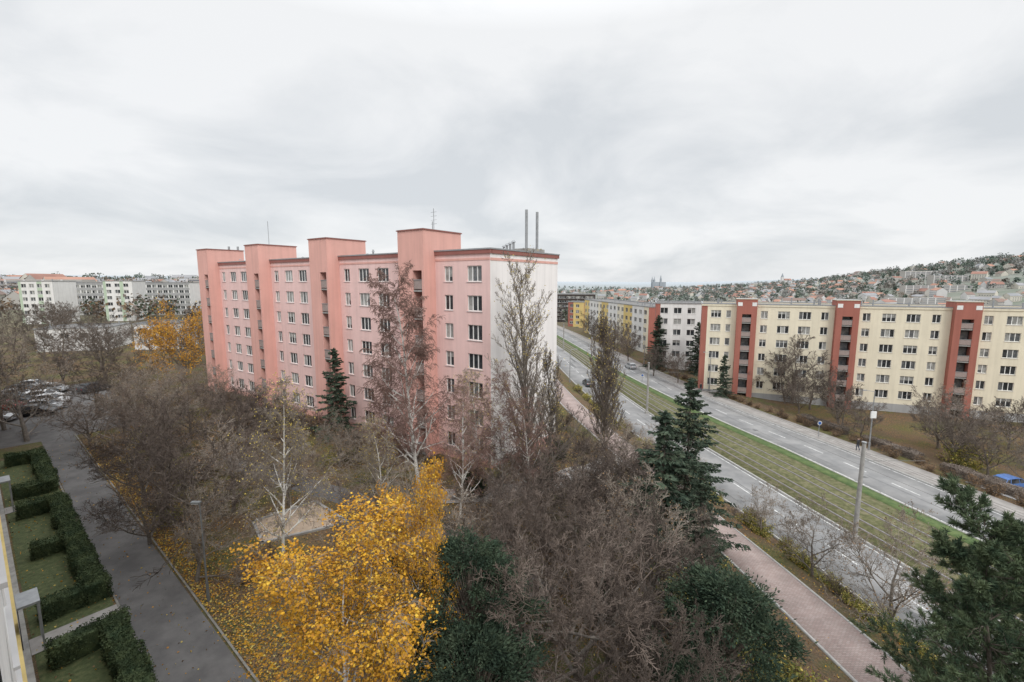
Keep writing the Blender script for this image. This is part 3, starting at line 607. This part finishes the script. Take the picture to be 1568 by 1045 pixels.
def hedge(name,a,b,w,h,mat,dens=420,qs=.09):
    a=np.array(a);b=np.array(b);L=np.linalg.norm(b-a);u=(b-a)/L;n=np.array([-u[1],u[0]]); rng=np.random.RandomState(int(abs(a[0]*97+b[1]*31))%9999)
    N=int(dens*(L*w+2*L*h+2*w*h)); t=rng.rand(N)*L; r=rng.rand(N); top=w/(w+2*h)
    o=np.where(r<top,(rng.rand(N)-.5)*w,np.sign(rng.rand(N)-.5)*w/2); z=np.where(r<top,h,rng.rand(N)*h)
    e=rng.rand(N)<(2*w*h)/(L*w+2*L*h); o=np.where(e,(rng.rand(N)-.5)*w,o); z=np.where(e,rng.rand(N)*h,z); t=np.where(e,np.where(rng.rand(N)<.5,0,L),t)
    P=np.zeros((N,3)); P[:,:2]=a+u*t[:,None]+n*o[:,None]; z0=hgt(P[:,0],P[:,1]); P[:,2]=z0+z; P+=rng.normal(size=(N,3))*.06+.07*np.sin(P[:,[1,0,1]]*2.1)+.04*np.sin(P[:,[0,1,0]]*5.3)
    c=MB(); zz=hz(*((a+b)/2)); c.obox(a,u,n,.08,L-.08,-w/2+.08,w/2-.08,zz-.3,zz+h-.1,mat)
    V0=np.array(c.v);F0=np.array(c.f); V,F,mi=join([(V0,F0,0),(*quads(P,qs,rng,.7),0)]); np_obj(name,V,F,[mat],mi)
H_=1.15
for s0,s1 in ((14,29.6),(33.2,50.6),(54.4,66)):
    hedge('clipped_hedge',sn(s0,3.2),sn(s1,3.2),.95,H_,m_hedge)
    hedge('clipped_hedge',sn(s1-.5,2.7),sn(s1-.5,1.0),.95,H_,m_hedge); hedge('clipped_hedge',sn(s0+.5,2.7),sn(s0+.5,1.0),.95,H_-.1,m_hedge)
hedge('clipped_hedge',sn(23,2.7),sn(23,1.2),.9,.95,m_hedge)
hedge('clipped_hedge',sn(42,2.7),sn(42,1.2),.9,.95,m_hedge)
for y in (46,56,66): 
    xa=float(C(y)+A(y))+6.8; xb=float(C(y+7)+A(y+7))+6.8; hedge('brown_hedge',(xa,y),(xb,y+7),1.6,1.0,m_twigM,260,.1)
N=34000; rng=np.random.RandomState(3)
x=rng.uniform(-50,24,N); y=rng.uniform(10,60,N); n_=x*.642+y*.767; keep=(n_>.5)&((n_>3.95)|(rng.rand(N)<.45))&((n_<3.95)|(n_>6.7)|(rng.rand(N)<.22)); q=x-C(y); keep&=(q<-8)&((q<-15)|(q>-11.6)|(rng.rand(N)<.2))
x=x[keep];y=y[keep]
s_=rng.uniform(12,66,16000); q_=6.9+np.abs(rng.normal(size=16000))*1.4; x=np.concatenate([x,dd[0]*s_+nv[0]*q_]); y=np.concatenate([y,dd[1]*s_+nv[1]*q_])
P=np.stack([x,y,hgt(x,y)+.06],1); V,F=quads(P,.10,rng,.8,D=rng.normal(size=(len(P),3))*np.array([1,1,.15]),jit=.05)
np_obj('fallen_leaves',V,F,[m_ly,m_lo,m_lb,m_ly2,m_lb],rng.randint(0,5,len(F)))
# ------------------------------------------------------------------ distant town
mr=[M('roof_tile_red',(.34,.19,.15),(.29,.16,.13),scale=.05),M('roof_tile_brown',(.25,.18,.155),(.21,.16,.14),scale=.05),M('roof_tile_orange',(.42,.24,.18),(.36,.20,.15),scale=.05),M('roof_slate',(.24,.25,.26),(.31,.31,.32),scale=.05),M('roof_grey',(.33,.33,.34),(.27,.27,.28),scale=.05)]  # distant roof colours desaturated, aerial haze painted into the base colour
mw=[M('far_wall_white',(.66,.65,.64),scale=.05),M('far_wall_cream',(.60,.57,.50),scale=.05),M('far_wall_beige',(.46,.44,.41),scale=.05)]  # distant wall colours muted by painted-in haze
mwin=M('far_windows',(.17,.18,.20),(.23,.24,.26),scale=.1)  # window tone lifted, haze painted into the colour
def houses(name,pts,seed):
    r=random.Random(seed); b=MB()
    for (x,y) in pts:
        z=hz(x,y); a=r.random()*3.14; u=(math.cos(a),math.sin(a)); n=(-u[1],u[0]); L=r.uniform(9,20);w=r.uniform(8,12);h=r.uniform(4,8);rh=r.uniform(2.5,4.5); m=r.choice(mw); rm=r.choice(mr)
        if r.random()<.06: L*=2.2;h*=1.8
        def p(a_,c,zz): return (x+u[0]*a_+n[0]*c,y+u[1]*a_+n[1]*c,z+zz)
        b.obox((x,y),u,n,-L/2,L/2,-w/2,w/2,z-4,z+h,m)
        E=.5
        b.quad(p(-L/2-E,-w/2-E,h-.2),p(L/2+E,-w/2-E,h-.2),p(L/2,0,h+rh),p(-L/2,0,h+rh),rm); b.quad(p(-L/2-E,w/2+E,h-.2),p(L/2+E,w/2+E,h-.2),p(L/2,0,h+rh),p(-L/2,0,h+rh),rm)
        b.quad(p(-L/2-.02,-w/2,h-.2),p(-L/2-.02,w/2,h-.2),p(-L/2,0,h+rh),p(-L/2,0,h+rh),m);b.quad(p(L/2+.02,-w/2,h-.2),p(L/2+.02,w/2,h-.2),p(L/2,0,h+rh),p(L/2,0,h+rh),m)
        for sgn in (-1,1):
            for i in range(int(L/3)):
                for f in range(int(h/2.8)):
                    ua=-L/2+1+i*3; zz=z+1+f*2.8; c=sgn*(w/2+.03); b.quad(*[(x+u[0]*aa+n[0]*c,y+u[1]*aa+n[1]*c,z_) for aa,z_ in ((ua,zz),(ua+1.2,zz),(ua+1.2,zz+1.4),(ua,zz+1.4))],mwin)
    b.build(name)
r=random.Random(21); pts=[]
def addp(n,f0,f1,d0,d1,pw=1.0):
    for _ in range(n):
        y=d0+(d1-d0)*r.random()**pw; pts.append((y*r.uniform(f0,f1),y))
addp(520,.08,.75,380,2400,1.1); addp(640,.5,1.35,560,2300,.9); addp(330,-1.3,-.55,260,900,1.0); addp(60,-.6,0,300,900)
houses('distant_houses',pts,4)
b=MB()
for x,y,a,L,h in ((560,640,.1,90,14),(700,760,.0,110,14),(460,560,.2,60,12),(900,1000,.1,120,16),(300,620,.0,60,14),(-330,330,.1,50,15),(-250,400,-.1,60,14),(800,840,.15,90,14)):
    u=(math.cos(a),math.sin(a)); n=(-u[1],u[0]); z=hz(x,y)
    b.obox((x,y),u,n,-L/2,L/2,-6,6,z-5,z+h,mw[2])
    for f in range(int(h/2.8)): b.obox((x,y),u,n,-L/2+1,L/2-1,-6.06,-6.01,z+1+f*2.8,z+2.3+f*2.8,mwin)
    for k in range(int(L/12)): b.obox((x,y),u,n,-L/2+k*12,-L/2+k*12+1.5,-6.15,-6.07,z,z+h,mw[0])
b.build('distant_apartment_blocks')
b=MB(); cx,cyy=790,2480; z=-4
m_cath=M('far_stone',(.33,.36,.39),scale=.05)  # blue-grey stone, distance haze included in the base colour
b.box(cx-38,cx+34,cyy-12,cyy+12,z-30,z+20,m_cath)
for dx_ in (-36,-25): 
    b.box(cx+dx_-4,cx+dx_+4,cyy-6,cyy+4,z-30,z+30,m_cath); b.cyl((cx+dx_,cyy,z+30),(cx+dx_,cyy,z+50),4.5,.3,m_cath,8)
b.box(cx+2,cx+10,cyy-17,cyy-8,z-30,z+36,m_cath); b.cyl((cx+6,cyy-12,z+36),(cx+6,cyy-12,z+58),5,.3,m_cath,8)
b.build('distant_cathedral')
b=MB(); tx_,ty_=1010,1700; z=hz(tx_,ty_)
b.box(tx_-14,tx_+16,ty_-8,ty_+8,z-5,z+14,mw[0]); b.box(tx_-18,tx_-10,ty_-4,ty_+4,z-5,z+26,mw[0]); b.cyl((tx_-14,ty_,z+26),(tx_-14,ty_,z+40),5,.4,m_cath,8)
b.quad((tx_-9,ty_-9,z+13.8),(tx_+17,ty_-9,z+13.8),(tx_+17,ty_,z+20),(tx_-9,ty_,z+20),mr[0]); b.quad((tx_-9,ty_+9,z+13.8),(tx_+17,ty_+9,z+13.8),(tx_+17,ty_,z+20),(tx_-9,ty_,z+20),mr[0])
b.build('distant_church')
def mass(name,pts,seed,hm,mats,nq=70,qs=.9):
    rng=np.random.RandomState(seed)
    pts=np.array(pts); z=hgt(pts[:,0],pts[:,1]); n=len(pts); h=hm*(.5+1.0*rng.rand(n))
    o=rng.normal(size=(n,nq,3)); o/=np.linalg.norm(o,axis=2)[:,:,None]; o*=(rng.rand(n,nq,1)**.4)
    P=np.stack([pts[:,0],pts[:,1],z+h*.5],1)[:,None,:]+o*np.stack([h*.42,h*.42,h*.48],1)[:,None,:]
    P=P.reshape(-1,3); V,F=quads(P,qs,rng,.7); mi=np.repeat(rng.randint(0,len(mats),n),nq); np_obj(name,V,F,mats,mi)
mf=[M('far_tree_brown',(.125,.105,.09),(.165,.14,.12),scale=.1),M('far_tree_green',(.06,.085,.055),(.09,.11,.075),scale=.1),M('far_tree_grey',(.15,.14,.125),(.19,.17,.155),scale=.1),M('far_tree_rust',(.22,.155,.10),(.18,.13,.09),scale=.1)]  # distant tree colours carry a painted aerial tint
mff=[M('hill_tree_grey',(.19,.195,.185),(.22,.22,.21),scale=.1),M('hill_tree_green',(.11,.145,.115),(.14,.17,.14),scale=.1),M('hill_tree_brown',(.20,.185,.165),(.225,.21,.19),scale=.1),M('hill_tree_dark_green',(.09,.12,.10),(.11,.14,.12),scale=.1)]  # hillside trees paler and greyer, haze painted into their base colours
r=random.Random(77); pts=[]; addp(650,.1,.9,260,900); addp(450,-1.4,-.5,200,560); addp(90,-.5,0,260,700)
mass('distant_trees',pts,5,10,mf,90,1.5)
pts=[]; addp(1700,.3,1.4,700,2500,.9); addp(600,.05,.6,900,2800); addp(450,-1.4,-.4,560,1400)
for _ in range(120): # wooded clumps on the hill
    y0=r.uniform(900,2200); f0=r.uniform(.6,1.35)
    for _ in range(12): pts.append((y0*f0+r.gauss(0,38),y0+r.gauss(0,38)))
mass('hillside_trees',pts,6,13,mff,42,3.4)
# ------------------------------------------------------------------ street furniture
def lamp(x,y,h,name='street_lamp',arm=1.2,ang=math.pi,box=False,r=.09,mt=None):
    mt=mt or m_metal
    z=hz(x,y); b=MB(); b.cyl((x,y,z-.2),(x,y,z+1.2),r*1.5,r*1.4,mt,10); b.cyl((x,y,z+1.2),(x,y,z+h),r,r*.6,mt,10)
    dx,dy_=math.cos(ang),math.sin(ang); b.cyl((x,y,z+h-.05),(x+dx*arm,y+dy_*arm,z+h+.15),.04,.035,mt,6)
    b.obox((x+dx*arm,y+dy_*arm),(dx,dy_),(-dy_,dx),-.1,.4,-.1,.1,z+h+.1,z+h+.2,mt); b.obox((x+dx*arm,y+dy_*arm),(dx,dy_),(-dy_,dx),0,.35,-.08,.08,z+h+.07,z+h+.098,m_frame)
    if box: b.obox((x,y),(1,0),(0,1),-.35,.35,-.25,-.1,z+4.6,z+5.5,m_frame)
    b.build(name)
lamp(-17.2,23.8,5.8,arm=.05,r=.055,mt=m_pole)
for y,bx in ((59,True),(92,False),(122,False),(30,False),(150,False)): lamp(float(C(y)+A(y))+3.2,y,8.2,box=bx)
for y in (-2,100,140): lamp(float(C(y))-8.2,y,7.5,ang=0)
def mast(y,q,h):
    x=float(C(y))+q; b=MB(); z=RZ; b.cyl((x,y,z-.1),(x,y,z+h),.2,.15,m_conc,12)
    b.obox((x,y),(1,0),(0,1),-.3,.3,-.3,.3,z,z+.35,m_conc)
    b.cyl((x,y,z+h-1.6),(x+5.4,y,z+h-1.6),.02,.016,m_pole,6); b.cyl((x,y,z+h-.9),(x+3.6,y,z+h-1.6),.01,.01,m_pole,4)
    b.cyl((x,y,z+h),(x,y,z+h+.1),.2,.2,m_metal,10)
    b.build('tram_mast')
for y,h in ((5,8.8),(37.7,8.8),(76.5,8.8),(112,8.8),(148,8.8)): mast(y,-.35,h)
w=MB()
for qq in (2.4,5.9):
    ys=np.arange(-20,190,4.0)
    for a,c in zip(ys[:-1],ys[1:]):
        w.cyl((float(C(a)+qq*tw(a)/10.5),a,RZ+5.6),(float(C(c)+qq*tw(c)/10.5),c,RZ+5.6),.010,.010,m_dark,3); 
        w.cyl((float(C(a)+qq*tw(a)/10.5),a,RZ+6.8),(float(C(c)+qq*tw(c)/10.5),c,RZ+6.8),.010,.010,m_dark,3)
w.build('overhead_tram_wires')
bl=M('sign_blue',(.03,.12,.42),rough=.4)
def sign(x,y):
    z=hz(x,y); b=MB(); b.cyl((x,y,z-.2),(x,y,z+2.6),.04,.04,m_metal,8); b.cyl((x,y-.05,z+2.3),(x,y-.08,z+2.3),.32,.32,m_paint,16); b.cyl((x,y-.081,z+2.3),(x,y-.09,z+2.3),.22,.22,bl,16); b.build('traffic_sign')
sign(float(C(64)+A(64))+1,64); sign(float(C(98))+9*.8,98)
m_tyre=M('tyre_rubber',(.03,.03,.03)); m_cg=glass('car_glass',(.02,.022,.025),(.04,.04,.045)); m_hl=M('headlamp',(.7,.7,.7),rough=.2); m_tl=M('tail_lamp',(.4,.02,.02),rough=.3)
def carpaint(n,c): return M(n,c,tuple(x*.93 for x in c),scale=2,rough=.25,spec=.6,coords='obj')
cp=dict(white=carpaint('car_paint_white',(.7,.7,.7)),black=carpaint('car_paint_black',(.02,.02,.022)),red=carpaint('car_paint_red',(.35,.02,.02)),blue=carpaint('car_paint_blue',(.08,.17,.42)),silver=carpaint('car_paint_silver',(.4,.41,.42)),dark=carpaint('car_paint_dark',(.05,.06,.07)))
def car(x,y,ang,c):
    e=empty('parked_car',(x,y,hz(x,y)+.04)); e.rotation_euler=(0,0,ang); mat=cp[c]; b=MB()
    S=[(-2.15,.70,.35,.72,.66),(-2.05,.84,.24,.92,.80),(-1.2,.88,.2,.97,.84),(0,.88,.2,.96,.85),(.95,.88,.2,.92,.84),(1.7,.86,.2,.80,.78),(2.05,.80,.25,.66,.70),(2.15,.66,.34,.56,.6)]
    for s,t in zip(S[:-1],S[1:]):
        for sg in (-1,1):
            def pr(q): 
                x_,wl,zb,zt,wb=q; return [(x_,0,zb),(x_,sg*wl,zb),(x_,sg*(wl+.02),(zb+zt)/2+.05),(x_,sg*wb,zt),(x_,0,zt+.02)]
            a=pr(s);c_=pr(t)
            for i in range(4): b.quad(a[i],a[i+1],c_[i+1],c_[i],mat)
    for q in (S[0],S[-1]):
        x_,wl,zb,zt,wb=q; b.quad((x_,-wl,zb),(x_,wl,zb),(x_,wb,zt),(x_,-wb,zt),mat)
    lo=[(-1.95,.80,.93),(-1.3,.82,.96),(-.1,.83,.95),(1.05,.80,.92)]; hi=[(-1.5,.60,1.36),(-1.1,.64,1.45),(-.1,.65,1.47),(.35,.60,1.40)]
    for i in range(3):
        for sg in (-1,1): b.quad((lo[i][0]+.04,sg*lo[i][1],lo[i][2]),(lo[i+1][0]-.04,sg*lo[i+1][1],lo[i+1][2]),(hi[i+1][0]-.03,sg*hi[i+1][1],hi[i+1][2]-.04),(hi[i][0]+.03,sg*hi[i][1],hi[i][2]-.04),m_cg)
        b.quad((hi[i][0],-hi[i][1],hi[i][2]),(hi[i][0],hi[i][1],hi[i][2]),(hi[i+1][0],hi[i+1][1],hi[i+1][2]),(hi[i+1][0],-hi[i+1][1],hi[i+1][2]),mat)
        for sg in (-1,1):
            b.quad((hi[i][0],sg*hi[i][1],hi[i][2]),(hi[i+1][0],sg*hi[i+1][1],hi[i+1][2]),(hi[i+1][0],sg*(hi[i+1][1]+.01),hi[i+1][2]-.05),(hi[i][0],sg*(hi[i][1]+.01),hi[i][2]-.05),mat)
    for l,h_ in ((lo[0],hi[0]),(lo[3],hi[3])): b.quad((l[0],-l[1],l[2]),(l[0],l[1],l[2]),(h_[0],h_[1],h_[2]-.02),(h_[0],-h_[1],h_[2]-.02),m_cg)
    for l,h_ in zip(lo,hi):
        for sg in (-1,1): b.cyl((l[0],sg*l[1],l[2]),(h_[0],sg*h_[1],h_[2]-.02),.035,.03,mat,6)
    for sg in (-1,1):
        b.box(2.06,2.13,sg*.6-.13,sg*.6+.13,.52,.64,m_hl); b.box(-2.15,-2.08,sg*.62-.12,sg*.62+.12,.66,.8,m_tl); b.box(.85,1.0,sg*.93-.07,sg*.93+.07,.93,1.05,mat)
    b.build('body',e)
    for i,(wx,sg) in enumerate(((-1.3,-1),(-1.3,1),(1.32,-1),(1.32,1))):
        w_=MB(); w_.cyl((wx,sg*.70,.31),(wx,sg*.91,.31),.31,.31,m_tyre,20); w_.cyl((wx,sg*.911,.31),(wx,sg*.92,.31),.19,.17,m_metal,14); w_.build('wheel_%d'%(i+1),e)
    return e
for x,y,a,c in ((-71.8,68.6,.2,'white'),(-64.6,60.3,.35,'black'),(-71.3,62.7,.3,'red'),(-77,69.5,.2,'white'),(-66.8,57.2,.35,'silver'),(-75.5,73.5,.2,'silver'),(-81,76,.2,'white'),(-69,74,1.2,'dark'),(-68.5,66.2,.3,'white'),(-66,63,.3,'silver'),(-74,66.4,.2,'dark'),(-79.5,72.6,.2,'black')): car(x,y,a,c)
car(55.9,48.7,.15,'blue')
o=car(float(C(98))-4.6,98,1.65,'dark'); o.name='moving_car'; o.location.z=RZ
o=car(float(C(118)+B(118))+4.5,118,1.7,'silver'); o.name='moving_car'; o.location.z=RZ
ribbon('side_parking',[(52,47),(60,49),(74,51)],5,m_road,.04)
# ------------------------------------------------------------------ pedestrians
def person(x,y,ang):
    z=RZ+.12; e=empty('pedestrian',(x,y,z)); e.rotation_euler=(0,0,ang)
    J=dict(pel=(0,0,.95,.15),ch=(0,0,1.32,.17),nk=(0,0,1.5,.06),hd=(.02,0,1.62,.10),ht=(.02,0,1.72,.085),
      ls=(0,.2,1.42,.065),le=(-.08,.25,1.15,.05),lh=(.05,.26,.92,.035),rs=(0,-.2,1.42,.065),re=(.02,-.25,1.15,.05),rh=(.16,-.25,.93,.035),
      lp=(0,.1,.88,.095),lk=(.14,.1,.5,.065),la=(.05,.1,.09,.045),lt=(.22,.1,.05,.04),rp=(0,-.1,.88,.095),rk=(.02,-.1,.5,.065),ra=(-.22,-.1,.12,.045),rt=(-.06,-.1,.05,.04))
    E=[('pel','ch'),('ch','nk'),('nk','hd'),('hd','ht'),('ch','ls'),('ls','le'),('le','lh'),('ch','rs'),('rs','re'),('re','rh'),('pel','lp'),('lp','lk'),('lk','la'),('la','lt'),('pel','rp'),('rp','rk'),('rk','ra'),('ra','rt')]
    k=list(J); me=bpy.data.meshes.new('body'); me.from_pydata([J[a][:3] for a in k],[(k.index(a),k.index(b_)) for a,b_ in E],[])
    o=obj('body',me,parent=e); sk=o.modifiers.new('s','SKIN'); 
    for i,a in enumerate(k):
        me.skin_vertices[0].data[i].radius=(J[a][3],J[a][3])
    me.skin_vertices[0].data[0].use_root=True
    ss=o.modifiers.new('d','SUBSURF'); ss.levels=2; ss.render_levels=2
    m=bpy.data.materials.new('person_clothes'); m.use_nodes=True; N=m.node_tree.nodes;L=m.node_tree.links
    tc=N.new('ShaderNodeTexCoord');sx=N.new('ShaderNodeSeparateXYZ');rr=N.new('ShaderNodeValToRGB');rr.color_ramp.interpolation='CONSTANT'
    L.new(tc.outputs['Object'],sx.inputs[0]);mp=N.new('ShaderNodeMath');mp.operation='DIVIDE';mp.inputs[1].default_value=2;L.new(sx.outputs[2],mp.inputs[0]);L.new(mp.outputs[0],rr.inputs[0])
    el=rr.color_ramp.elements; el[0].position=0; el[0].color=(.02,.02,.02,1); el[1].position=.06; el[1].color=(.04,.05,.08,1)
    for ps,c in ((.42,(.03,.03,.035)),(.755,(.5,.32,.25)),(.83,(.04,.03,.02))):
        q=el.new(ps); q.color=(*c,1)
    L.new(rr.outputs[0],N['Principled BSDF'].inputs['Base Color']); me.materials.append(m)
person(float(C(58.7)+A(58.7))+1.4,58.7,1.8); person(float(C(92)+A(92))+1.5,92,-1.4)
# ------------------------------------------------------------------ world, sun, camera
w=bpy.data.worlds.new('World'); scene.world=w; w.use_nodes=True; nt=w.node_tree;N=nt.nodes;L=nt.links
for n in list(N): N.remove(n)
sun_el=math.radians(38); az=math.radians(155)
out=N.new('ShaderNodeOutputWorld'); mixs=N.new('ShaderNodeMixShader'); bg1=N.new('ShaderNodeBackground'); bg2=N.new('ShaderNodeBackground')
sky=N.new('ShaderNodeTexSky'); sky.sky_type='NISHITA'; sky.sun_disc=False; sky.sun_elevation=sun_el; sky.sun_rotation=az
L.new(sky.outputs[0],bg1.inputs[0]); bg1.inputs[1].default_value=.1
tc=N.new('ShaderNodeTexCoord'); sx=N.new('ShaderNodeSeparateXYZ'); L.new(tc.outputs['Generated'],sx.inputs[0])
def math_(op,a,b_=None):
    m=N.new('ShaderNodeMath'); m.operation=op
    for i,v in enumerate((a,b_)):
        if v is None: continue
        if isinstance(v,(int,float)): m.inputs[i].default_value=v
        else: L.new(v,m.inputs[i])
    return m.outputs[0]
zc=math_('MAXIMUM',sx.outputs[2],0.0); dn=math_('ADD',zc,.28)
cv=N.new('ShaderNodeCombineXYZ'); L.new(math_('DIVIDE',sx.outputs[0],dn),cv.inputs[0]); L.new(math_('DIVIDE',sx.outputs[1],dn),cv.inputs[1]); cv.inputs[2].default_value=3.7
n1=N.new('ShaderNodeTexNoise'); n1.inputs['Scale'].default_value=1.3; n1.inputs['Detail'].default_value=8; n1.inputs['Roughness'].default_value=.54; n1.inputs['Distortion'].default_value=.35; L.new(cv.outputs[0],n1.inputs['Vector'])
rp=N.new('ShaderNodeValToRGB'); rp.color_ramp.elements[0].position=.36; rp.color_ramp.elements[0].color=(.71,.74,.77,1); rp.color_ramp.elements[1].position=.60; rp.color_ramp.elements[1].color=(.93,.94,.95,1)
L.new(n1.outputs['Fac'],rp.inputs[0])
mrr=N.new('ShaderNodeMapRange'); mrr.inputs['From Min'].default_value=.45; mrr.inputs['From Max'].default_value=1; mrr.inputs['To Min'].default_value=1.0; mrr.inputs['To Max'].default_value=3.0; L.new(zc,mrr.inputs['Value'])
L.new(rp.outputs[0],bg2.inputs[0]); L.new(mrr.outputs[0],bg2.inputs[1])
mixs.inputs[0].default_value=.94; L.new(bg1.outputs[0],mixs.inputs[1]); L.new(bg2.outputs[0],mixs.inputs[2]); L.new(mixs.outputs[0],out.inputs[0])
sd=bpy.data.lights.new('sun','SUN'); sd.energy=1.5; sd.angle=math.radians(18); sd.color=(1,.97,.93)
so=bpy.data.objects.new('sun',sd); col.objects.link(so)
from mathutils import Vector
dv=Vector((math.sin(az)*math.cos(sun_el),math.cos(az)*math.cos(sun_el),math.sin(sun_el))); so.rotation_euler=dv.to_track_quat('Z','Y').to_euler(); so.location=(0,0,60)
cd=bpy.data.cameras.new('camera'); cd.sensor_width=36; cd.lens=16.07; cd.clip_start=.05; cd.clip_end=20000
co=bpy.data.objects.new('camera',cd); col.objects.link(co); co.location=(0,0,18); co.rotation_euler=(math.radians(90-7.4),0,0); scene.camera=co
scene.view_settings.view_transform='Standard'; scene.view_settings.look='None'; scene.view_settings.exposure=0
